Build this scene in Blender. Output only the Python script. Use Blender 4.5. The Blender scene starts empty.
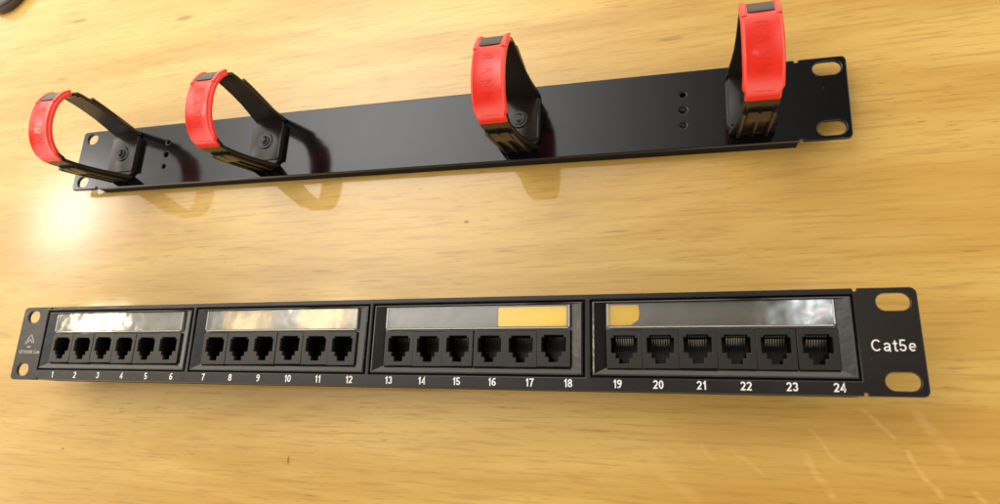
import bpy, bmesh, math, random
from mathutils import Matrix, Vector

S = 0.001                      # everything below is written in millimetres
scene = bpy.context.scene
col = scene.collection
random.seed(4)

# ------------------------------------------------------------------ camera
R = [[0.95873524, 0.03134941, -0.28256672],
     [-0.04283499, -0.96662747, -0.25257968],
     [-0.28105498, 0.25426078, -0.92539697]]
cam = bpy.data.cameras.new("camera")
cam_ob = bpy.data.objects.new("camera", cam)
col.objects.link(cam_ob)
M = Matrix(((R[0][0], -R[1][0], -R[2][0], 151.294 * S),
            (R[0][1], -R[1][1], -R[2][1], -33.464 * S),
            (R[0][2], -R[1][2], -R[2][2], 310.018 * S),
            (0, 0, 0, 1)))
cam_ob.matrix_world = M
cam.sensor_width = 36
cam.lens = 36 * 0.6198
cam.clip_start = 0.01
cam.clip_end = 50
cam.dof.use_dof = True
cam.dof.focus_distance = 0.33
cam.dof.aperture_fstop = 12.0
scene.camera = cam_ob

# ------------------------------------------------------------------ room light
world = bpy.data.worlds.new("World")
scene.world = world
world.use_nodes = True
wn, wl = world.node_tree.nodes, world.node_tree.links
bg = wn['Background']
wtc = wn.new('ShaderNodeTexCoord')
wsep = wn.new('ShaderNodeSeparateXYZ'); wl.new(wtc.outputs['Generated'], wsep.inputs[0])
wr = wn.new('ShaderNodeMapRange'); wr.interpolation_type = 'SMOOTHSTEP'
wr.inputs['From Min'].default_value = 0.30; wr.inputs['From Max'].default_value = 0.85
wr.inputs['To Min'].default_value = 2.6; wr.inputs['To Max'].default_value = 0.08
wl.new(wsep.outputs['Z'], wr.inputs['Value'])
bg.inputs['Color'].default_value = (1.0, 0.90, 0.76, 1)
wl.new(wr.outputs[0], bg.inputs['Strength'])


def lamp(name, loc, sigma, radiance, colour):
    """overhead area light facing down, brightest in its middle and fading out towards its rim"""
    l = bpy.data.lights.new(name, 'AREA')
    l.shape = 'SQUARE'; l.size = sigma * 5.0
    l.energy = math.pi * l.size ** 2
    l.color = colour
    l.use_nodes = True
    nn, ll = l.node_tree.nodes, l.node_tree.links
    em = nn['Emission']
    ge = nn.new('ShaderNodeNewGeometry')
    sb = nn.new('ShaderNodeVectorMath'); sb.operation = 'SUBTRACT'; sb.inputs[1].default_value = loc
    ll.new(ge.outputs['Position'], sb.inputs[0])
    ln = nn.new('ShaderNodeVectorMath'); ln.operation = 'LENGTH'; ll.new(sb.outputs[0], ln.inputs[0])
    q = nn.new('ShaderNodeMath'); q.operation = 'DIVIDE'; q.inputs[1].default_value = sigma; ll.new(ln.outputs['Value'], q.inputs[0])
    q2 = nn.new('ShaderNodeMath'); q2.operation = 'POWER'; q2.inputs[1].default_value = 2; ll.new(q.outputs[0], q2.inputs[0])
    q3 = nn.new('ShaderNodeMath'); q3.operation = 'MULTIPLY'; q3.inputs[1].default_value = -1; ll.new(q2.outputs[0], q3.inputs[0])
    q4 = nn.new('ShaderNodeMath'); q4.operation = 'EXPONENT'; ll.new(q3.outputs[0], q4.inputs[0])
    q5 = nn.new('ShaderNodeMath'); q5.operation = 'MULTIPLY'; q5.inputs[1].default_value = radiance; ll.new(q4.outputs[0], q5.inputs[0])
    ll.new(q5.outputs[0], em.inputs['Strength'])
    o = bpy.data.objects.new(name, l)
    o.location = loc
    col.objects.link(o)
    return o


lamp('ceiling_light', (-0.80, 0.88, 1.45), 0.70, 5.6, (1, 0.98, 0.95))
lamp('reflection_lamp', (-2.105, 0.671, 1.40), 0.18, 6.5, (1, 0.98, 0.98))
lamp('reflection_lamp', (-2.105, 0.671, 1.43), 0.27, 3.2, (1, 0.90, 0.90))  # wider weaker glow added round the lamp above to soften its reflection
lamp('reflection_lamp', (-1.842, 0.236, 1.370), 0.045, 60, (1, 0.84, 0.58))
lamp('reflection_lamp', (-1.740, 0.235, 1.372), 0.045, 60, (1, 0.84, 0.58))
lamp('reflection_lamp', (-1.18, 0.230, 1.374), 0.075, 6, (1, 0.74, 0.36))  # added lamp, gives the second label window a warm reflection
lamp('reflection_lamp', (-0.885, 0.234, 1.376), 0.085, 8, (1, 0.74, 0.34))  # another added lamp for a warm patch in that window
lamp('reflection_lamp', (-0.99, 0.238, 1.366), 0.018, 30, (1, 0.92, 0.75))  # added narrow lamp for the bright line in that window
lamp('reflection_lamp', (0.455, 0.228, 1.370), 0.046, 12, (0.95, 0.98, 1.0))

scene.view_settings.view_transform = 'Standard'
scene.view_settings.look = 'None'
scene.view_settings.exposure = 0
scene.view_settings.gamma = 1
scene.render.engine = 'CYCLES'
scene.cycles.filter_width = 1.5

# ------------------------------------------------------------------ materials


def mat(name, colour, rough=0.5, spec=0.5, coat=0.0, coat_rough=0.05, metal=0.0):
    m = bpy.data.materials.new(name); m.use_nodes = True
    b = m.node_tree.nodes['Principled BSDF']
    b.inputs['Base Color'].default_value = (*colour, 1)
    b.inputs['Roughness'].default_value = rough
    b.inputs['Specular IOR Level'].default_value = spec
    b.inputs['Coat Weight'].default_value = coat
    b.inputs['Coat Roughness'].default_value = coat_rough
    b.inputs['Metallic'].default_value = metal
    return m, b, m.node_tree.nodes, m.node_tree.links


def bump(nodes, links, b, scale, strength, dist=0.0002, detail=3, socket='Normal', stretch=(1, 1, 1)):
    tc = nodes.new('ShaderNodeTexCoord')
    mp = nodes.new('ShaderNodeMapping'); mp.inputs['Scale'].default_value = stretch
    n = nodes.new('ShaderNodeTexNoise'); n.inputs['Scale'].default_value = scale; n.inputs['Detail'].default_value = detail
    bp = nodes.new('ShaderNodeBump'); bp.inputs['Strength'].default_value = strength; bp.inputs['Distance'].default_value = dist
    links.new(tc.outputs['Object'], mp.inputs['Vector']); links.new(mp.outputs[0], n.inputs['Vector'])
    links.new(n.outputs['Fac'], bp.inputs['Height']); links.new(bp.outputs[0], b.inputs[socket])
    return n


def rough_var(nodes, links, b, scale, lo, hi, detail=4):
    tc = nodes.new('ShaderNodeTexCoord')
    n = nodes.new('ShaderNodeTexNoise'); n.inputs['Scale'].default_value = scale; n.inputs['Detail'].default_value = detail
    mr = nodes.new('ShaderNodeMapRange'); mr.inputs['From Min'].default_value = 0.3; mr.inputs['From Max'].default_value = 0.7
    mr.inputs['To Min'].default_value = lo; mr.inputs['To Max'].default_value = hi
    links.new(tc.outputs['Object'], n.inputs['Vector']); links.new(n.outputs['Fac'], mr.inputs['Value'])
    links.new(mr.outputs[0], b.inputs['Roughness'])


MAT = {}


def dust(nodes, links, b, colour, scale, size, amount):
    tc = nodes.new('ShaderNodeTexCoord')
    vo = nodes.new('ShaderNodeTexVoronoi'); vo.inputs['Scale'].default_value = scale
    links.new(tc.outputs['Object'], vo.inputs['Vector'])
    mr = nodes.new('ShaderNodeMapRange'); mr.inputs['From Min'].default_value = size; mr.inputs['From Max'].default_value = size * 0.4
    links.new(vo.outputs['Distance'], mr.inputs['Value'])
    pick = nodes.new('ShaderNodeSeparateColor'); links.new(vo.outputs['Color'], pick.inputs[0])
    gt = nodes.new('ShaderNodeMath'); gt.operation = 'GREATER_THAN'; gt.inputs[1].default_value = 1 - amount
    links.new(pick.outputs[0], gt.inputs[0])
    mu = nodes.new('ShaderNodeMath'); mu.operation = 'MULTIPLY'; links.new(gt.outputs[0], mu.inputs[0]); links.new(mr.outputs[0], mu.inputs[1])
    mx = nodes.new('ShaderNodeMix'); mx.data_type = 'RGBA'
    ins = [q for q in mx.inputs if q.type == 'RGBA']
    ins[0].default_value = b.inputs['Base Color'].default_value; ins[1].default_value = (*colour, 1)
    links.new(mu.outputs[0], mx.inputs['Factor'])
    links.new([q for q in mx.outputs if q.type == 'RGBA'][0], b.inputs['Base Color'])

# gloss black enamel of the cable manager plate
m, b, n, l = mat('gloss_black_enamel', (0.0025, 0.0025, 0.003), 0.1, 0.45)
rough_var(n, l, b, 60, 0.07, 0.13); bump(n, l, b, 900, 0.05, 0.00005); dust(n, l, b, (0.05, 0.047, 0.043), 260, 0.10, 0.22); MAT['enamel'] = m
m, b, n, l = mat('dull_black_fold', (0.008, 0.007, 0.007), 0.75, 0.15); MAT['fold'] = m
# satin black powder coat of the patch panel
m, b, n, l = mat('satin_black_powder', (0.012, 0.009, 0.007), 0.3, 0.42)
rough_var(n, l, b, 90, 0.24, 0.36); bump(n, l, b, 1600, 0.12, 0.00006); dust(n, l, b, (0.05, 0.045, 0.04), 260, 0.10, 0.22); MAT['powder'] = m
m, b, n, l = mat('black_moulded_plastic', (0.010, 0.009, 0.008), 0.32, 0.4)
bump(n, l, b, 900, 0.10, 0.00008); MAT['plastic'] = m
m, b, n, l = mat('glossy_black_bezel', (0.010, 0.009, 0.008), 0.16, 0.6)
bump(n, l, b, 130, 0.35, 0.0006, stretch=(1, 1, 1)); MAT['bezel'] = m
m, b, n, l = mat('port_plastic', (0.018, 0.015, 0.012), 0.36, 0.4)
bump(n, l, b, 700, 0.10, 0.00008); MAT['port'] = m
m, b, n, l = mat('port_depth', (0.004, 0.004, 0.004), 0.6, 0.2); MAT['void'] = m
m, b, n, l = mat('port_floor', (0.012, 0.02, 0.012), 0.4, 0.4); MAT['floor'] = m
m, b, n, l = mat('contact_gold', (0.26, 0.23, 0.18), 0.35, 0.5, metal=1.0); MAT['gold'] = m
m, b, n, l = mat('ring_plastic', (0.012, 0.009, 0.007), 0.24, 0.34)
bump(n, l, b, 500, 0.08, 0.0001); MAT['ring'] = m
m, b, n, l = mat('red_plastic', (0.62, 0.024, 0.012), 0.2, 0.5)
rough_var(n, l, b, 120, 0.13, 0.26); bump(n, l, b, 260, 0.12, 0.0002)
b.inputs['Subsurface Weight'].default_value = 0.0
MAT['red'] = m
m, b, n, l = mat('screw_black', (0.03, 0.028, 0.028), 0.28, 0.5, metal=0.6); MAT['screw'] = m
m, b, n, l = mat('white_print', (0.74, 0.73, 0.70), 0.5, 0.3); MAT['print'] = m
m, b, n, l = mat('faint_print', (0.34, 0.33, 0.31), 0.5, 0.3); MAT['print_faint'] = m
m, b, n, l = mat('yellow_slip', (0.95, 0.60, 0.006), 0.6, 0.2, 0.0, 0.1)
bump(n, l, b, 120, 0.1, 0.0004); MAT['yellow'] = m
m, b, n, l = mat('beige_reflection', (0.34, 0.25, 0.11), 0.6, 0.2, 0.0, 0.12)  # reflection smear of the second label window, put into colour
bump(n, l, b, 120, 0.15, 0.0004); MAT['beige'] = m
m, b, n, l = mat('dark_brown_lid', (0.035, 0.018, 0.012), 0.35, 0.4); MAT['lid'] = m
# clear label pane: lets the slip below show and mirrors the room


def pane(name, film):
    m = bpy.data.materials.new(name); m.use_nodes = True
    n, l = m.node_tree.nodes, m.node_tree.links
    n.remove(n['Principled BSDF'])
    out = n['Material Output']
    tc = n.new('ShaderNodeTexCoord')
    ns = n.new('ShaderNodeTexNoise'); ns.inputs['Scale'].default_value = 60; ns.inputs['Detail'].default_value = 2
    l.new(tc.outputs['Object'], ns.inputs['Vector'])
    bp = n.new('ShaderNodeBump'); bp.inputs['Strength'].default_value = 0.5; bp.inputs['Distance'].default_value = 0.0006
    l.new(ns.outputs['Fac'], bp.inputs['Height'])
    sm = n.new('ShaderNodeTexNoise'); sm.inputs['Scale'].default_value = 130; sm.inputs['Detail'].default_value = 4
    l.new(tc.outputs['Object'], sm.inputs['Vector'])
    mr = n.new('ShaderNodeMapRange'); mr.inputs['From Min'].default_value = 0.35; mr.inputs['From Max'].default_value = 0.7
    mr.inputs['To Min'].default_value = 0.03; mr.inputs['To Max'].default_value = 0.2
    l.new(sm.outputs['Fac'], mr.inputs['Value'])
    g = n.new('ShaderNodeBsdfGlossy'); g.inputs['Color'].default_value = (1, 1, 1, 1)
    l.new(mr.outputs[0], g.inputs['Roughness']); l.new(bp.outputs[0], g.inputs['Normal'])
    gl = g.outputs[0]
    if film:
        t = n.new('ShaderNodeMapRange'); t.inputs['From Min'].default_value = 0.3; t.inputs['From Max'].default_value = 0.7
        t.inputs['To Min'].default_value = 380; t.inputs['To Max'].default_value = 900
        l.new(ns.outputs['Fac'], t.inputs['Value'])
        pb = n.new('ShaderNodeBsdfPrincipled')
        pb.inputs['Base Color'].default_value = (0.01, 0.01, 0.01, 1)
        pb.inputs['IOR'].default_value = 2.2; pb.inputs['Thin Film IOR'].default_value = 1.5
        l.new(t.outputs[0], pb.inputs['Thin Film Thickness']); pb.inputs['Roughness'].default_value = 0.12
        l.new(bp.outputs[0], pb.inputs['Normal'])
    lw = n.new('ShaderNodeLayerWeight'); lw.inputs['Blend'].default_value = 0.3
    p5 = n.new('ShaderNodeMath'); p5.operation = 'POWER'; p5.inputs[1].default_value = 3
    l.new(lw.outputs['Facing'], p5.inputs[0])
    fr = n.new('ShaderNodeMapRange'); fr.inputs['To Min'].default_value = 0.115; fr.inputs['To Max'].default_value = 0.8
    l.new(p5.outputs[0], fr.inputs['Value'])
    tr = n.new('ShaderNodeBsdfTransparent'); tr.inputs['Color'].default_value = (0.93, 0.92, 0.88, 1)
    mx = n.new('ShaderNodeMixShader')
    l.new(fr.outputs[0], mx.inputs[0]); l.new(tr.outputs[0], mx.inputs[1]); l.new(gl, mx.inputs[2])
    res = mx.outputs[0]
    if film:
        m2 = n.new('ShaderNodeMixShader'); m2.inputs[0].default_value = 0.14
        l.new(res, m2.inputs[1]); l.new(pb.outputs[0], m2.inputs[2]); res = m2.outputs[0]
    l.new(res, out.inputs['Surface'])
    return m


MAT['pane'] = pane('clear_label_pane', False)
MAT['pane_film'] = pane('clear_label_pane_iridescent', True)
m, b, n, l = mat('grey_backing', (0.15, 0.142, 0.122), 0.4, 0.4)
rough_var(n, l, b, 100, 0.2, 0.6); MAT['backing'] = m
m, b, n, l = mat('frosted_clear_rim', (0.30, 0.29, 0.26), 0.15, 0.8, 1.0, 0.05)
rough_var(n, l, b, 300, 0.08, 0.4); MAT['rim'] = m

# ---- lacquered wood of the table
RAYS = [(221.6, -24.3, 236.1, -39.7, 0.9, .8), (236.4, -40.5, 249.7, -62.8, 1.1, .8), (199.9, -34.4, 213.3, -49.4, 0.9, .7),
        (197.1, -43.5, 210.1, -65.8, 1.6, .7), (241.1, -22.5, 258.3, -51.4, 2.4, .5), (167.7, -44.8, 182.5, -56.9, 1.1, .5),
        (128.3, -47.4, 156.5, -70.3, 2.8, .4), (258.7, -56.4, 263.7, -63.0, 1.1, .6), (155.7, -41.7, 162.2, -51.1, 1.1, .5)]
def wood():
    m, b, n, l = mat('lacquered_wood', (0.6, 0.36, 0.12), 0.45, 0.25, 1.0, 0.05)
    b.inputs['Coat IOR'].default_value = 1.5
    tc = n.new('ShaderNodeTexCoord')

    def mapping(scale, rot=0.0, loc=(0, 0, 0)):
        mp = n.new('ShaderNodeMapping')
        mp.inputs['Scale'].default_value = scale; mp.inputs['Rotation'].default_value = (0, 0, rot)
        mp.inputs['Location'].default_value = loc
        l.new(tc.outputs['Object'], mp.inputs['Vector'])
        return mp.outputs[0]

    def noise(vec, scale=1.0, detail=4, rough=0.5, dist=0.0):
        t = n.new('ShaderNodeTexNoise')
        t.inputs['Scale'].default_value = scale; t.inputs['Detail'].default_value = detail
        t.inputs['Roughness'].default_value = rough; t.inputs['Distortion'].default_value = dist
        l.new(vec, t.inputs['Vector'])
        return t.outputs['Fac']

    def rng(v, a, c, lo=0.0, hi=1.0):
        r = n.new('ShaderNodeMapRange'); r.interpolation_type = 'SMOOTHSTEP'
        r.inputs['From Min'].default_value = a; r.inputs['From Max'].default_value = c
        r.inputs['To Min'].default_value = lo; r.inputs['To Max'].default_value = hi
        l.new(v, r.inputs['Value'])
        return r.outputs[0]

    def mth(op, a, c):
        k = n.new('ShaderNodeMath'); k.operation = op
        for i, v in enumerate((a, c)):
            if isinstance(v, (int, float)): k.inputs[i].default_value = v
            else: l.new(v, k.inputs[i])
        return k.outputs[0]

    def mix(fac, a, c, blend='MIX'):
        k = n.new('ShaderNodeMix'); k.data_type = 'RGBA'; k.blend_type = blend
        if isinstance(fac, (int, float)): k.inputs['Factor'].default_value = fac
        else: l.new(fac, k.inputs['Factor'])
        for s, v in (('A', a), ('B', c)):
            sock = [q for q in k.inputs if q.name == s and q.type == 'RGBA'][0]
            if isinstance(v, tuple): sock.default_value = (*v, 1)
            else: l.new(v, sock)
        return [q for q in k.outputs if q.type == 'RGBA'][0]

    # staves glued side by side: one tone each
    br = n.new('ShaderNodeTexBrick')
    br.offset = 0.37; br.squash = 1.0
    br.inputs['Color1'].default_value = (0, 0, 0, 1); br.inputs['Color2'].default_value = (1, 1, 1, 1)
    br.inputs['Mortar'].default_value = (0.5, 0.5, 0.5, 1)
    br.inputs['Scale'].default_value = 1.0; br.inputs['Mortar Size'].default_value = 0.0
    br.inputs['Brick Width'].default_value = 0.62; br.inputs['Row Height'].default_value = 0.109
    l.new(mapping((1, 1, 1), 0, (0.776, 0.024, 0)), br.inputs['Vector'])
    stave = n.new('ShaderNodeSeparateColor'); l.new(br.outputs['Color'], stave.inputs[0])
    stave = stave.outputs[0]

    broad = noise(mapping((3.5, 22, 1)), 1, 4, 0.55, 0.6)
    mid = noise(mapping((7, 150, 1)), 1, 6, 0.68, 0.35)
    fine = noise(mapping((28, 620, 1)), 1, 4, 0.65, 0.2)
    dash = noise(mapping((75, 900, 1)), 1, 2, 0.5, 0.0)
    dash_zone = noise(mapping((10, 35, 1), 0, (3, 1, 0)), 1, 3, 0.5)
    c = mix(rng(broad, 0.34, 0.66), (0.585, 0.345, 0.074), (0.745, 0.492, 0.138))
    c = mix(mth('MULTIPLY', rng(mid, 0.52, 0.72), 0.45), c, (0.48, 0.265, 0.055))
    c = mix(mth('MULTIPLY', rng(mid, 0.46, 0.24), 0.35), c, (0.76, 0.525, 0.19))
    c = mix(mth('MULTIPLY', rng(fine, 0.50, 0.64), 0.36), c, (0.36, 0.185, 0.04))
    pores = mth('MULTIPLY', rng(dash, 0.62, 0.72), rng(dash_zone, 0.42, 0.60))
    c = mix(mth('MULTIPLY', pores, 0.50), c, (0.22, 0.10, 0.03))
    # stave tone
    hs = n.new('ShaderNodeHueSaturation')
    l.new(rng(stave, 0, 1, 0.91, 1.06), hs.inputs['Value']); l.new(c, hs.inputs['Color'])
    c = hs.outputs['Color']
    # pale medullary rays slanting across the grain in the near right stave
    sx = n.new('ShaderNodeSeparateXYZ'); l.new(tc.outputs['Object'], sx.inputs[0])
    low_sheen_zone = mth('MULTIPLY', rng(sx.outputs['X'], 0.12, 0.17), rng(sx.outputs['Y'], -0.022, -0.026))
    c = mix(mth('MULTIPLY', low_sheen_zone, 0.32), c, (0.46, 0.23, 0.035))  # near right area: weaker sheen put into a deeper wood colour
    wob = mth('MULTIPLY', mth('SUBTRACT', noise(mapping((60, 60, 1)), 1, 3), 0.5), 0.006)
    ray_break = rng(noise(mapping((70, 420, 1)), 1, 3, 0.6), 0.36, 0.60, 0.32, 0.95)
    for (xa, ya, xb, yb, w, k) in RAYS:
        L = math.hypot(xb - xa, yb - ya); ux, uy = (xb - xa) / L, (yb - ya) / L
        dx = mth('SUBTRACT', sx.outputs['X'], (xa + xb) / 2 * S); dy = mth('SUBTRACT', sx.outputs['Y'], (ya + yb) / 2 * S)
        u = mth('ABSOLUTE', mth('ADD', mth('MULTIPLY', dx, ux), mth('MULTIPLY', dy, uy)), 0)
        v = mth('ABSOLUTE', mth('ADD', mth('ADD', mth('MULTIPLY', dx, -uy), mth('MULTIPLY', dy, ux)), wob), 0)
        taper = mth('MULTIPLY', rng(u, L / 2 * S, L * 0.3 * S), rng(v, w * 1.5 * S, w * 0.2 * S))
        c = mix(mth('MULTIPLY', mth('MULTIPLY', taper, k * 0.62), ray_break), c, (0.76, 0.48, 0.16))
    # small knots and flecks
    spots = [(-292, 254, 9, 1.6, .55), (-189, 239, 9, 2.4, .5), (-297, 204, 7, 1.2, .45), (37, 70, 1.7, 1.1, .8),
             (-60, -61, 0.9, 2.6, .75), (-222, -62, 1.4, .8, .6), (33, 174, 6, 2, .3), (150, 168, 8, 1.4, .35),
             (-52, 45, 8, .7, .45), (-20, 38, 10, .6, .4), (60, 52, 7, .6, .4), (120, 60, 9, .7, .4), (-110, 62, 9, .7, .4)]
    for (x, y, rx, ry, k) in spots:
        dx = mth('DIVIDE', mth('SUBTRACT', sx.outputs['X'], x * S), rx * S)
        dy = mth('DIVIDE', mth('SUBTRACT', sx.outputs['Y'], y * S), ry * S)
        d = mth('ADD', mth('MULTIPLY', dx, dx), mth('MULTIPLY', dy, dy))
        c = mix(mth('MULTIPLY', rng(d, 1.2, 0.1), k), c, (0.16, 0.075, 0.03))
    l.new(c, b.inputs['Base Color'])
    bp = n.new('ShaderNodeBump'); bp.inputs['Strength'].default_value = 0.12; bp.inputs['Distance'].default_value = 0.0001
    l.new(fine, bp.inputs['Height']); l.new(bp.outputs[0], b.inputs['Normal'])
    bc = n.new('ShaderNodeBump'); bc.inputs['Strength'].default_value = 0.16; bc.inputs['Distance'].default_value = 0.00006
    l.new(mid, bc.inputs['Height']); l.new(bc.outputs[0], b.inputs['Coat Normal'])
    return m


MAT['wood'] = wood()

# ------------------------------------------------------------------ helpers


def obj(name, bm, material, parent=None, loc=(0, 0, 0), smooth=False, face_up=False):
    """link a bmesh (in mm) as ONE mesh object"""
    bmesh.ops.scale(bm, vec=(S, S, S), verts=bm.verts)
    bmesh.ops.recalc_face_normals(bm, faces=bm.faces)
    if face_up and sum(f.normal.z * f.calc_area() for f in bm.faces) < 0:
        bmesh.ops.reverse_faces(bm, faces=bm.faces)
    me = bpy.data.meshes.new(name); bm.to_mesh(me); bm.free()
    for k in (material if isinstance(material, (list, tuple)) else [material]):
        me.materials.append(MAT[k])
    if smooth:
        for p in me.polygons: p.use_smooth = True
        me.set_sharp_from_angle(angle=math.radians(40))
    o = bpy.data.objects.new(name, me); col.objects.link(o)
    o.location = Vector(loc) * S
    if parent: o.parent = parent
    return o


def thing(name, label, cat, loc, rotz=0.0):
    o = bpy.data.objects.new(name, None); col.objects.link(o)
    o.empty_display_size = 0.02
    o.location = Vector(loc) * S; o.rotation_euler = (0, 0, rotz)
    o['label'] = label; o['category'] = cat
    return o


def box(bm, x0, x1, y0, y1, z0, z1, bevel=0.0, mi=0):
    r = bmesh.ops.create_cube(bm, size=1)
    vs = r['verts']
    for v in vs:
        v.co = Vector(((x0 + x1) / 2 + v.co.x * (x1 - x0), (y0 + y1) / 2 + v.co.y * (y1 - y0), (z0 + z1) / 2 + v.co.z * (z1 - z0)))
    fs = list({f for v in vs for f in v.link_faces})
    for f in fs: f.material_index = mi
    if bevel:
        es = list({e for v in vs for e in v.link_edges})
        g = bmesh.ops.bevel(bm, geom=es, offset=bevel, segments=2, profile=0.5, affect='EDGES')
        for f in g['faces']: f.material_index = mi
    return vs


def cyl(bm, x, y, z0, z1, r0, r1=None, seg=24, mi=0):
    r = bmesh.ops.create_cone(bm, cap_ends=True, segments=seg, radius1=r0, radius2=r0 if r1 is None else r1, depth=z1 - z0)
    for v in r['verts']: v.co += Vector((x, y, (z0 + z1) / 2))
    for f in {f for v in r['verts'] for f in v.link_faces}: f.material_index = mi
    return r['verts']


def rounded(x0, x1, y0, y1, r, seg=6):
    pts = []
    for cx, cy, a in ((x1 - r, y1 - r, 0), (x0 + r, y1 - r, 90), (x0 + r, y0 + r, 180), (x1 - r, y0 + r, 270)):
        for k in range(seg + 1):
            t = math.radians(a + 90 * k / seg)
            pts.append((cx + r * math.cos(t), cy + r * math.sin(t)))
    return pts


def curve_mesh(loops, half, bevel=0.0, res=2):
    """flat plate from outline + holes, as a temporary mesh (units as given)"""
    cu = bpy.data.curves.new('outline', 'CURVE')
    cu.dimensions = '2D'; cu.fill_mode = 'BOTH'; cu.extrude = half
    cu.bevel_depth = bevel; cu.bevel_resolution = res; cu.offset = -bevel
    for pts in loops:
        sp = cu.splines.new('POLY'); sp.points.add(len(pts) - 1)
        for p, (x, y) in zip(sp.points, pts): p.co = (x, y, 0, 1)
        sp.use_cyclic_u = True
    t = bpy.data.objects.new('outline', cu); col.objects.link(t)
    dg = bpy.context.evaluated_depsgraph_get()
    me = bpy.data.meshes.new_from_object(t.evaluated_get(dg))
    bpy.data.objects.remove(t); bpy.data.curves.remove(cu)
    return me


def plate(bm, loops, z0, z1, bevel=0.0, mi=0):
    me = curve_mesh(loops, (z1 - z0) / 2 - bevel, bevel)
    n0 = len(bm.verts); f0 = len(bm.faces)
    bm.from_mesh(me); bpy.data.meshes.remove(me)
    bm.verts.ensure_lookup_table(); bm.faces.ensure_lookup_table()
    bmesh.ops.remove_doubles(bm, verts=bm.verts[n0:], dist=0.002)
    bm.verts.ensure_lookup_table(); bm.faces.ensure_lookup_table()
    for v in bm.verts[n0:]: v.co.z += (z0 + z1) / 2
    for f in bm.faces[f0:]: f.material_index = mi


def arc(cx, cy, rx, ry, a0, a1, n=14):
    return [(cx + rx * math.cos(math.radians(a0 + (a1 - a0) * k / n)), cy + ry * math.sin(math.radians(a0 + (a1 - a0) * k / n))) for k in range(n + 1)]


# centre lines of a plain bold grotesque, cap height 1: (advance, [strokes])
GLYPH = {
    '0': (.60, [arc(.30, .5, .195, .405, 90, 450, 24)]),
    '1': (.46, [[(.09, .71), (.20, .76), (.30, .90)], [(.31, 1.0), (.31, 0)]]),
    '2': (.60, [arc(.30, .68, .20, .23, 170, -30, 12) + [(.42, .48), (.13, .095), (.54, .095)]]),
    '3': (.60, [arc(.29, .70, .19, .205, 165, -80, 12), arc(.29, .295, .205, .20, 80, -165, 12)]),
    '4': (.62, [[(.43, 0), (.43, .93), (.10, .29), (.58, .29)]]),
    '5': (.60, [[(.50, .905), (.16, .905), (.125, .49)] + arc(.29, .31, .205, .22, 130, -160, 14)]),
    '6': (.60, [arc(.31, .30, .20, .21, 0, 360, 20), arc(.40, .36, .29, .545, 180, 82, 10) + [(.50, .84)]]),
    '7': (.58, [[(.06, .905), (.51, .905), (.36, .58), (.25, 0)]]),
    '8': (.60, [arc(.30, .71, .175, .195, 0, 360, 20), arc(.30, .295, .205, .205, 0, 360, 20)]),
    '9': (.60, [arc(.29, .70, .20, .21, 0, 360, 20), arc(.20, .64, .29, .545, 0, -98, 10) + [(.10, .16)]]),
    'C': (.78, [arc(.42, .5, .31, .415, 42, 318, 20)]),
    'a': (.60, [[(.10, .56)] + arc(.29, .52, .175, .13, 140, 0, 8) + [(.465, .10), (.50, 0)],
                [(.465, .40), (.27, .36)] + arc(.235, .22, .135, .135, 80, 290, 10) + [(.36, .11), (.465, .24)]]),
    't': (.38, [[(.19, .88), (.19, .18)] + arc(.28, .17, .09, .095, 180, 280, 6) + [(.36, .085)], [(.03, .64), (.36, .64)]]),
    'e': (.60, [[(.12, .37), (.495, .37)] + arc(.30, .36, .195, .275, 0, 315, 18)]),
    'R': (.66, [[(.12, 0), (.12, .91), (.36, .91)] + arc(.36, .71, .17, .20, 90, -90, 8) + [(.12, .51)], [(.34, .51), (.54, 0)]]),
    'A': (.70, [[(.07, 0), (.35, .93), (.63, 0)], [(.19, .30), (.51, .30)]]),
    'N': (.70, [[(.11, 0), (.11, .93), (.58, .07), (.58, 1)]]),
    'E': (.60, [[(.52, .09), (.12, .09), (.12, .91), (.52, .91)], [(.12, .5), (.48, .5)]]),
    'T': (.58, [[(.03, .91), (.55, .91)], [(.29, .91), (.29, 0)]]),
    'W': (.90, [[(.05, 1), (.24, .07), (.44, .9), (.64, .07), (.84, 1)]]),
    'O': (.76, [arc(.38, .5, .28, .41, 90, 450, 24)]),
    'K': (.66, [[(.12, 0), (.12, 1)], [(.56, 1), (.16, .42)], [(.26, .56), (.60, 0)]]),
    'o': (.58, [arc(.29, .36, .19, .275, 90, 450, 18)]),
    'm': (.86, [[(.11, 0), (.11, .70)], [(.11, .5)] + arc(.25, .48, .14, .16, 160, 0, 8) + [(.43, 0)], [(.43, .5)] + arc(.57, .48, .14, .16, 160, 0, 8) + [(.74, 0)]]),
    ' ': (.30, []),
}


def ribbon(bm, pts, w, z0, z1):
    """mitred flat stroke with a little thickness"""
    P = [Vector(p) for p in pts]
    closed = (P[0] - P[-1]).length < 1e-4
    if closed: P = P[:-1]
    n = len(P); rows = []
    for i in range(n):
        a = P[(i - 1) % n] if (closed or i) else None
        c = P[(i + 1) % n] if (closed or i < n - 1) else None
        d0 = (P[i] - a).normalized() if a is not None else None
        d1 = (c - P[i]).normalized() if c is not None else None
        d0 = d0 or d1; d1 = d1 or d0
        n0 = Vector((-d0.y, d0.x)); n1 = Vector((-d1.y, d1.x))
        m = (n0 + n1)
        m = m.normalized() if m.length > 1e-6 else n0
        k = min(1 / max(m.dot(n0), 0.35), 2.2)
        q = m * (w / 2 * k)
        rows.append([bm.verts.new((P[i].x + sgn * q.x, P[i].y + sgn * q.y, z)) for sgn, z in ((1, z1), (-1, z1), (-1, z0), (1, z0))])
    for i in range(n if closed else n - 1):
        a, c = rows[i], rows[(i + 1) % n]
        for k in range(4):
            bm.faces.new((a[k], a[(k + 1) % 4], c[(k + 1) % 4], c[k]))
    if not closed:
        bm.faces.new(rows[0]); bm.faces.new(rows[-1])


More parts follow.
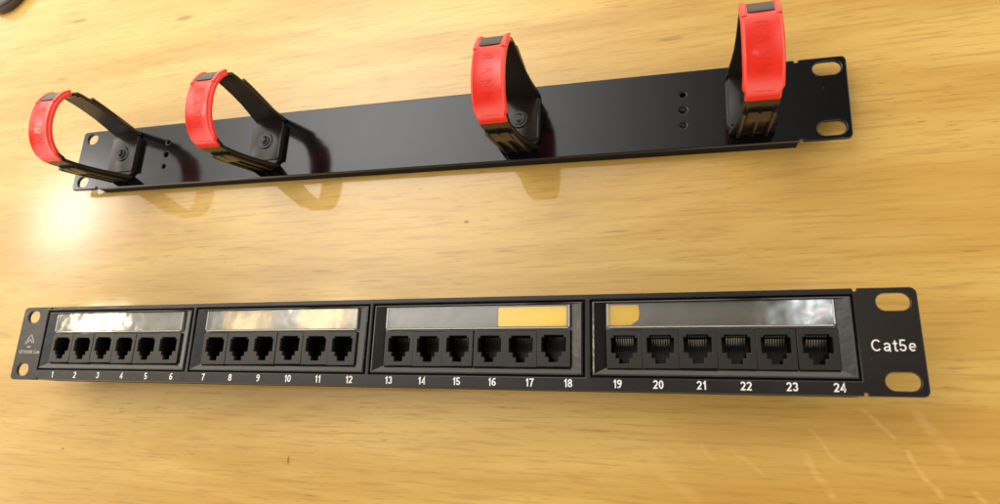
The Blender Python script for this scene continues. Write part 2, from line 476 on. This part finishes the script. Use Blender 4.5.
def text_bm(body, cap, weight=0.18, extrude=0.03, spacing=1.0):
    """bold lettering drawn stroke by stroke, centred, with the given cap height in mm"""
    bm = bmesh.new()
    total = sum(GLYPH[c][0] for c in body) * spacing
    x = -total / 2; q = 0
    for c in body:
        adv, strokes = GLYPH[c]
        for st in strokes:
            ribbon(bm, [((x + a) * cap, (b - 0.5) * cap) for a, b in st], weight * cap, -extrude, extrude + 0.004 * (q % 3))
            q += 1
        x += adv * spacing
    return bm


# ------------------------------------------------------------------ table
bm = bmesh.new()
box(bm, -1100, 900, -420, 700, -30, 0, 1.5)
tt = obj('table_top', bm, 'wood')
tt['kind'] = 'structure'
tt['label'] = 'pale yellow lacquered wooden table top with fine grain'

# ------------------------------------------------------------------ shared panel geometry
HW, HH = 241.3, 21.85


def slots():
    out = []
    for sx in (-1, 1):
        for sy in (-1, 1):
            w = 6.2 if sx > 0 else 4.5
            out.append(rounded(sx * 232.5 - w, sx * 232.5 + w, sy * 15.9 - 3.6, sy * 15.9 + 3.6, 3.55, 8))
    return out


def rack_outline():
    pts = []
    r = 2.6
    n = 219.0; w = 0.9; d = 1.3

    def arc(cx, cy, a):
        return [(cx + r * math.cos(math.radians(a + 90 * k / 6)), cy + r * math.sin(math.radians(a + 90 * k / 6))) for k in range(7)]
    pts += arc(HW - r, HH - r, 0)
    pts += [(n + w, HH), (n + w * .6, HH - d), (n - w * .6, HH - d), (n - w, HH)]
    pts += [(-n + w, HH), (-n + w * .6, HH - d), (-n - w * .6, HH - d), (-n - w, HH)]
    pts += arc(-HW + r, HH - r, 90)
    pts += arc(-HW + r, -HH + r, 180)
    pts += [(-n - w, -HH), (-n - w * .6, -HH + d), (-n + w * .6, -HH + d), (-n + w, -HH)]
    pts += [(n - w, -HH), (n - w * .6, -HH + d), (n + w * .6, -HH + d), (n + w, -HH)]
    pts += arc(HW - r, -HH + r, 270)
    return pts


def flanges(bm, ztop, zbot):
    for s in (-1, 1):
        y0, y1 = sorted((s * 20.1, s * 21.8))
        box(bm, -217.6, 217.6, y0, y1, zbot, ztop, 0.3, 1)


# ------------------------------------------------------------------ patch panel
TOP = 32.0
pp = thing('patch_panel', 'long black patch panel with 24 numbered network ports, lying nearest on the wooden table', 'patch panel', (0, 0, -4))
MC = [-167.2, -57.0, 53.2, 163.9]           # module centres
bm = bmesh.new()
openings = [[(c - 54.3, -16.0), (c + 54.3, -16.0), (c + 54.3, 19.5), (c - 54.3, 19.5)] for c in MC]
plate(bm, [rack_outline()] + slots() + openings, TOP - 1.8, TOP, 0.45)
flanges(bm, TOP - 1.0, TOP - 13)
fp = obj('faceplate', bm, ['powder', 'fold'], pp)

nx = [-207.8, -190.6, -173.3, -156.0, -138.7, -121.3, -99.9, -82.4, -64.8, -46.8, -29.0, -11.2,
      10.6, 28.3, 46.1, 63.8, 81.8, 99.7, 121.7, 139.2, 157.0, 174.7, 192.3, 209.8]
for i, x in enumerate(nx):
    bm = text_bm(str(i + 1), 3.7, 0.146, 0.03, 1.06)
    o = obj('port_number', bm, 'print', pp, (x, -18.55, TOP + 0.04))
    o['label'] = 'printed white number %d under its port' % (i + 1)
o = obj('lettering', text_bm('Cat5e', 5.0, 0.10, 0.03, 1.12), 'print', pp, (230.7, -1.7, TOP + 0.04))
o['label'] = 'printed white lettering Cat5e'
# small emblem and its line of tiny print on the left ear
bm = bmesh.new()


def stroke(bm, pts, w, z0=0, z1=0.05):
    for (xa, ya), (xb, yb) in zip(pts, pts[1:]):
        d = Vector((xb - xa, yb - ya)); n = Vector((-d.y, d.x)).normalized() * w / 2
        vs = [bm.verts.new((x, y, z)) for z in (z0, z1) for x, y in
              ((xa + n.x, ya + n.y), (xb + n.x, yb + n.y), (xb - n.x, yb - n.y), (xa - n.x, ya - n.y))]
        for f in ((0, 1, 2, 3), (4, 5, 6, 7), (0, 1, 5, 4), (1, 2, 6, 5), (2, 3, 7, 6), (3, 0, 4, 7)):
            bm.faces.new([vs[i] for i in f])


stroke(bm, [(-3.6, -1.2), (-0.5, 4.2), (0.6, 4.2), (3.4, -0.6)], 0.75)
stroke(bm, [(-2.0, -0.6), (-0.2, 1.9), (1.9, -0.4)], 0.7)
stroke(bm, [(-1.6, -2.7), (1.3, -2.7)], 1.0)
obj('emblem', bm, 'print_faint', pp, (-231.2, 0.4, TOP + 0.03))
bm = text_bm('NETWORK Com', 2.0, 0.2, 0.03, 1.15)
obj('small_print', bm, 'print_faint', pp, (-229.9, -5.4, TOP + 0.03))

PW = 15.72                                   # port pitch


def jack_hole(cx):
    half = [(4.7, 3.2), (4.7, 2.1), (5.85, 2.1), (5.85, -4.7), (3.9, -4.7), (3.9, -7.0), (2.35, -7.0), (2.35, -9.4)]
    return [(cx + x, y) for x, y in half] + [(cx - x, y) for x, y in reversed(half)]


def make_jack(dz, dy):
    bm = bmesh.new()
    z0, z1 = 29.6, 31.3
    w = PW / 2 - 0.09
    plate(bm, [[(-w, -11.4), (w, -11.4), (w, 5.4), (-w, 5.4)], jack_hole(0)], z0, z1, 0.16, 0)
    # walls and floor of the socket
    h = jack_hole(0); zb = 19.0
    va = [bm.verts.new((x * 1.004, y, z1 - 0.5)) for x, y in h]
    vb = [bm.verts.new((x * 1.004, y, zb)) for x, y in h]
    k = len(h)
    for i in range(k):
        f = bm.faces.new((va[i], va[(i + 1) % k], vb[(i + 1) % k], vb[i])); f.material_index = 1
    f = bm.faces.new(vb); f.material_index = 2
    # eight spring contacts slanting from the upper lip down to the floor
    for q in range(8):
        x = -3.57 + q * 1.02
        path = [(1.9 + dy, 28.3 - dz), (0.7 + dy, 27.4 - dz), (-1.0 + dy, 26.2 - dz), (-3.0, 22.0 - dz * 0.4)]
        for (ya, za), (yb, zb2) in list(zip(path, path[1:])) + ([((2.75, 29.4), (2.2, 29.2))] if dz < 1 else []):
            vs = []
            for yy, zz in ((ya, za), (yb, zb2)):
                for dx, ddz in ((-.15, -.15), (.15, -.15), (.15, .15), (-.15, .15)):
                    vs.append(bm.verts.new((x + dx, yy, zz + ddz)))
            for fi in ((0, 1, 5, 4), (1, 2, 6, 5), (2, 3, 7, 6), (3, 0, 4, 7)):
                f = bm.faces.new([vs[j] for j in fi]); f.material_index = 3
    return bm


jack_protos = {}


def window_strip(w, h, z, bow):
    """label strip with a slight bow and a thin rim"""
    bm = bmesh.new()
    nx_, ny_ = 46, 5
    g = []
    for j in range(ny_ + 1):
        row = []
        for i in range(nx_ + 1):
            u = i / nx_ * 2 - 1; v = j / ny_ * 2 - 1
            row.append(bm.verts.new((u * w / 2, v * h / 2, z + bow * (1 - u * u) * 0.5 + 0.10 * math.sin(u * 7 + v) * 0.3)))
        g.append(row)
    for j in range(ny_):
        for i in range(nx_):
            bm.faces.new((g[j][i], g[j][i + 1], g[j + 1][i + 1], g[j + 1][i]))
    ed = [e for e in bm.edges if e.is_boundary]
    r = bmesh.ops.extrude_edge_only(bm, edges=ed)
    for v in [q for q in r['geom'] if isinstance(q, bmesh.types.BMVert)]: v.co.z = z - 1.1
    return bm


slips = {1: [(-93.5, -62, 'beige', 'beige slip coloured like a window reflection'), (-44, -16.5, 'beige', 'beige slip coloured like a window reflection')],  # beige slips added in place of reflection smears
         2: [(65.3, 98.6, 'yellow', 'plain yellow slip')], 3: [(117.4, 131.8, 'yellow', 'short plain yellow slip')]}  # plain yellow pieces under the third and fourth panes
mod_names = ['ports 1 to 6', 'ports 7 to 12', 'ports 13 to 18', 'ports 19 to 24']
for mi_, c in enumerate(MC):
    # dished bezel: raised rim falling to a sunk inner edge
    bm = bmesh.new()
    lo = [(-53.1, -14.9), (53.1, -14.9), (53.1, 18.4), (-53.1, 18.4)]
    l1 = [(-52.4, -14.3), (52.4, -14.3), (52.4, 17.9), (-52.4, 17.9)]
    li = [(-47.4, -11.6), (47.4, -11.6), (47.4, 17.7), (-47.4, 17.7)]
    lf = [(-46.6, -10.9), (46.6, -10.9), (46.6, 17.0), (-46.6, 17.0)]
    rings = [[bm.verts.new((x, y, z)) for x, y in q] for q, z in ((lo, 27.0), (lo, TOP - 0.35), (l1, TOP - 0.05), (li, 30.3), (li, 28.4), (lf, 28.3))]
    for a, bb in zip(rings, rings[1:]):
        for i in range(4): bm.faces.new((a[i], a[(i + 1) % 4], bb[(i + 1) % 4], bb[i]))
    mod = obj('port_module', bm, 'bezel', pp, (c, 0, 0))
    mod['label'] = 'module with ' + mod_names[mi_]
    bm = bmesh.new()
    box(bm, -47.2, 47.2, 5.6, 17.5, 28.7, 30.0)
    obj('label_holder', bm, 'backing', mod)
    o = obj('label_window', window_strip(92.6, 10.3, 31.15, 0.25), 'pane_film' if mi_ == 3 else 'pane', mod, (0.2, 12.3, 0), smooth=True, face_up=True)
    bm = bmesh.new()
    for x0, x1, y0, y1 in ((-46.6, -45.9, 7.0, 17.4), (46.3, 47.0, 7.0, 17.4), (-45.8, 46.2, 6.3, 6.9)):
        box(bm, x0, x1, y0, y1, 30.0, 31.55, 0.15)
    obj('clear_rim', bm, 'rim', mod)
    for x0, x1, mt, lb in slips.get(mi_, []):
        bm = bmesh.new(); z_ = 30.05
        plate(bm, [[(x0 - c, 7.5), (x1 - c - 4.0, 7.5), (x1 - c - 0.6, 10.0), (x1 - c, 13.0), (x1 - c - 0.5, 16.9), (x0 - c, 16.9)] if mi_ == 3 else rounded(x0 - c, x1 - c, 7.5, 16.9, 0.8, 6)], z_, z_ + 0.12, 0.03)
        s_ = obj('window_slip', bm, mt, mod); s_['label'] = lb
    for q in range(6):
        # pins sit shallow in the right hand module and lie deep in the others
        kind_ = (q % 3) if mi_ == 3 else (3 + q % 2 if mi_ == 2 else 5)
        dz, dy = ((0.0, 0.0), (0.5, -0.3), (0.2, -0.7), (2.6, 0.6), (3.4, 0.9), (5.5, 1.0))[kind_]
        if kind_ not in jack_protos:
            j = jack_protos[kind_] = obj('jack', make_jack(dz, dy), ['port', 'void', 'floor', 'gold'], mod)
        else:
            j = jack_protos[kind_].copy(); col.objects.link(j); j.parent = mod
        j.location = Vector(((q - 2.5) * PW + 0.3 + random.uniform(-.03, .03), random.uniform(-.06, .06), random.uniform(-.1, .1))) * S
        j.rotation_euler = (random.uniform(-.008, .008), random.uniform(-.008, .008), 0)
    bm = bmesh.new()
    box(bm, -51, 51, -15.0, 15.0, 8, 18.6, 0.6); box(bm, -50, 50, -10, 10, 4.02, 7.9, 0.6)
    obj('rear_block', bm, 'plastic', mod)
# back plate that closes the gaps round the modules
bm = bmesh.new()
plate(bm, [[(-224, -19.9), (224, -19.9), (224, 19.9), (-224, 19.9)]] +
      [[(c - 52.8, -14.6), (c + 52.8, -14.6), (c + 52.8, 18.1), (c - 52.8, 18.1)] for c in MC], 28.4, 29.8)
obj('back_frame', bm, 'void', pp)

# ------------------------------------------------------------------ cable manager
cm = thing('cable_manager', 'black cable manager bar with four upright rings capped in red, lying behind the patch panel', 'cable manager',
           (-9.758, 124.08, -4), -0.020028)
BT = 12.0
bm = bmesh.new()


def circle(x, y, r, n=16): return [(x + r * math.cos(2 * math.pi * k / n), y + r * math.sin(2 * math.pi * k / n)) for k in range(n)]


small = []
for sx in (-1, 1):
    small += [circle(sx * 164.8, 8.3, 1.5), circle(sx * 164.8, -0.4, 1.9), circle(sx * 164.8, -8.9, 1.5)]
plate(bm, [rack_outline()] + slots() + small, BT - 2.2, BT, 0.7)
flanges(bm, BT - 1.0, 4.02)
obj('mounting_plate', bm, ['enamel', 'fold'], cm)


def sweep(bm, path, widths, thick, mi=0, ridge=0.0):
    """strip of given x-width and thickness along a path of (y,z)"""
    n = len(path); rows = []
    for i, (y, z) in enumerate(path):
        a = path[max(i - 1, 0)]; c = path[min(i + 1, n - 1)]
        t = Vector((c[0] - a[0], c[1] - a[1])).normalized(); nn = Vector((-t.y, t.x))
        w = widths[i] if isinstance(widths, list) else widths
        w0, w1 = w if isinstance(w, tuple) else (-w / 2, w / 2)
        h = thick / 2; b = min(0.6, thick / 4)
        sec = [(w0, h - b), (w0 + b, h), (w1 - b, h), (w1, h - b), (w1, -h + b), (w1 - b, -h), (w0 + b, -h), (w0, -h + b)]
        if ridge:
            wm = (w0 + w1) / 2; hw = (w1 - w0) / 2
            sec = [(w0, h - 1.1)] + [(wm - hw * f, h + ridge * r_) for f, r_ in ((.985, -2.2), (.93, 0), (.84, 1), (.70, .6), (.5, .1), (.2, 0))]
            sec += [(2 * wm - x, q) for x, q in reversed(sec)] + [(w1, -h + .4), (w1 - .4, -h), (w0 + .4, -h), (w0, -h + .4)]
        rows.append([bm.verts.new((x, y + nn.x * q, z + nn.y * q)) for x, q in sec])
    for a, c in zip(rows, rows[1:]):
        for i in range(len(a)):
            f = bm.faces.new((a[i], a[(i + 1) % len(a)], c[(i + 1) % len(a)], c[i])); f.material_index = mi
    bm.faces.new(rows[0]).material_index = mi; bm.faces.new(rows[-1]).material_index = mi


YR = 21.6
ARC0, ARCH = 56.0 - BT, 15.0


def band_path(r_off=0.0, t0=0, t1=180, n=22):
    out = []
    for k in range(n + 1):
        t = math.radians(t0 + (t1 - t0) * k / max(n, 1))
        e = 2 / 2.1
        cy = math.copysign(abs(math.cos(t)) ** e, math.cos(t)); sz = abs(math.sin(t)) ** e
        out.append((-(YR + r_off) * cy, ARC0 + (ARCH + r_off) * sz))
    return out


def make_ring():
    bm = bmesh.new()
    # chamfered foot with a raised square boss
    o = [(-11.3, -11), (-7.4, -17), (7.4, -17), (11.8, -11), (11.8, 11), (7.4, 17), (-7.4, 17), (-11.3, 11)]
    plate(bm, [o], 0.0, 2.4, 0.3)
    box(bm, -9.8, 10.9, -12.2, 12.4, 2.3, 3.2, 0.3)
    cyl(bm, 0.3, 0.5, 3.2, 4.2, 5.4, 4.9)
    # wall at one side of the boss
    box(bm, 10.7, 12.0, -11.6, 11.6, 2.0, 3.9, 0.3)
    for s in (-1, 1):
        ys = [15.6, 16.4, 17.4, 18.8, 20.2, 21.2, 21.6, 21.6]
        zs = [1.0, 6.0, 12, 20, 29, 37, 43, 46.5]
        path = [(s * y, z) for y, z in zip(ys, zs)]
        wd = [(-10.6, 11.0), (-10.0, 10.2), (-9.0, 9.0), (-8.0, 8.0), (-7.6, 7.6), (-7.4, 7.4), (-7.4, 7.4), (-7.2, 7.2)]
        more = band_path(-0.6, 176, 150, 5) if s > 0 else band_path(-0.6, 4, 26, 5)
        path += more; wd += [(-7.6, 7.6)] * len(more)
        sweep(bm, path, wd, 2.2)
        # three stiffening ribs on the outer face
        for x0, x1 in ((-7.3, -5.3), (-0.9, 0.9), (5.3, 7.3)):
            rp = [(s * (y + 2.0), z) for y, z in zip(ys[0:6], zs[0:6])]
            sweep(bm, rp, (x0, x1), 2.2)
        # tongue entering the clip
        sweep(bm, [(s * (21.6 + 0.9), 27), (s * (21.6 + 1.5), 35), (s * (21.6 + 1.5), 37.5)], (-5.0, 5.0), 1.2)
    return bm


def make_clip():
    bm = bmesh.new()
    path = band_path(0, 23, 153, 26)
    n = len(path)
    w = [15.4] + [16.4] * (n - 2) + [15.4]
    sweep(bm, path, w, 2.8, 0, 0.5)
    # hinge lip at the near end, with a nick on either side
    sweep(bm, band_path(0.5, 9, 24.5, 4), 14.2, 2.2)
    # raised frame of the latch near the far end
    lip = band_path(1.5, 113, 153, 9)
    for x0, x1 in ((-7.9, -5.8), (5.8, 7.9)):
        sweep(bm, lip, (x0, x1), 1.4)
    # worn raised characters down the middle of the band
    for ch, deg in (('R', 101), ('A', 85), ('N', 69), ('N', 53)):
        t = text_bm(ch, 5.2, 0.13, 0.14)
        t0 = band_path(1.42, deg, deg, 0)[0]
        ta = band_path(1.42, deg + 3, deg + 3, 0)[0]
        tang = Vector((0, ta[0] - t0[0], ta[1] - t0[1])).normalized()      # towards the far end
        nor = Vector((1, 0, 0)).cross(tang)
        vm = {}
        for v in t.verts:
            # letters read from the far end towards the near end
            q = Vector((0, t0[0], t0[1])) + Vector((1, 0, 0)) * (v.co.y) + (-tang) * v.co.x + nor * v.co.z
            vm[v] = bm.verts.new(q)
        for f in t.faces:
            try: bm.faces.new([vm[v] for v in f.verts])
            except ValueError: pass
        t.free()
    return bm


def make_latch():
    bm = bmesh.new()
    sweep(bm, band_path(1.1, 119, 140, 5), 11.0, 1.6)
    return bm


def make_screw():
    bm = bmesh.new()
    cyl(bm, 0.3, 0.5, 4.15, 4.9, 3.6, 3.4)
    cyl(bm, 0.3, 0.5, 4.85, 6.0, 2.9, 1.6)
    box(bm, -1.3, 1.9, 0.2, 0.8, 5.9, 6.15); box(bm, 0.0, 0.6, -1.1, 2.1, 5.9, 6.13)
    return bm


ring_notes = ['ring nearest the left end', 'second ring from the left end', 'third ring from the left end', 'ring nearest the right end']
proto = None
for k, (x, y) in enumerate(((-199.0, 0.3), (-85.0, 0.6), (78.5, 0.3), (196.8, 0.2))):
    if proto is None:
        ring = obj('cable_ring', make_ring(), 'ring', cm, (0, 0, 0), smooth=True)
        kids = [obj('ring_clip', make_clip(), 'red', ring, smooth=True), obj('latch', make_latch(), 'plastic', ring, smooth=True),
                obj('screw', make_screw(), 'screw', ring, smooth=True)]
        proto = (ring, kids)
    else:
        ring = proto[0].copy(); col.objects.link(ring); ring.parent = cm
        for c_ in proto[1]:
            d = c_.copy(); col.objects.link(d); d.parent = ring
    ring.location = Vector((x, y, BT)) * S

# ------------------------------------------------------------------ dark round lid in the far left corner
bm = bmesh.new()
prof = [(0, 0), (23.5, 0), (24.6, 0.8), (25, 2.2), (25, 5.6), (24.2, 7.2), (22.6, 8), (19, 8), (18.2, 7.4), (0, 7.2)]
seg = 64; rows = []
for r, z in prof:
    rows.append([bm.verts.new((r * math.cos(2 * math.pi * i / seg), r * math.sin(2 * math.pi * i / seg), z)) for i in range(seg)] if r else [bm.verts.new((0, 0, z))])
for a, c in zip(rows, rows[1:]):
    for i in range(seg):
        q = [a[i % len(a)], a[(i + 1) % len(a)], c[(i + 1) % len(c)], c[i % len(c)]]
        q = list(dict.fromkeys(q))
        bm.faces.new(q)
lid = obj('round_lid', bm, 'lid', None, (-379.5, 299.5, 0.02), smooth=True)
lid['label'] = 'dark brown round lid at the far left corner of the table, mostly out of view'
lid['category'] = 'lid'
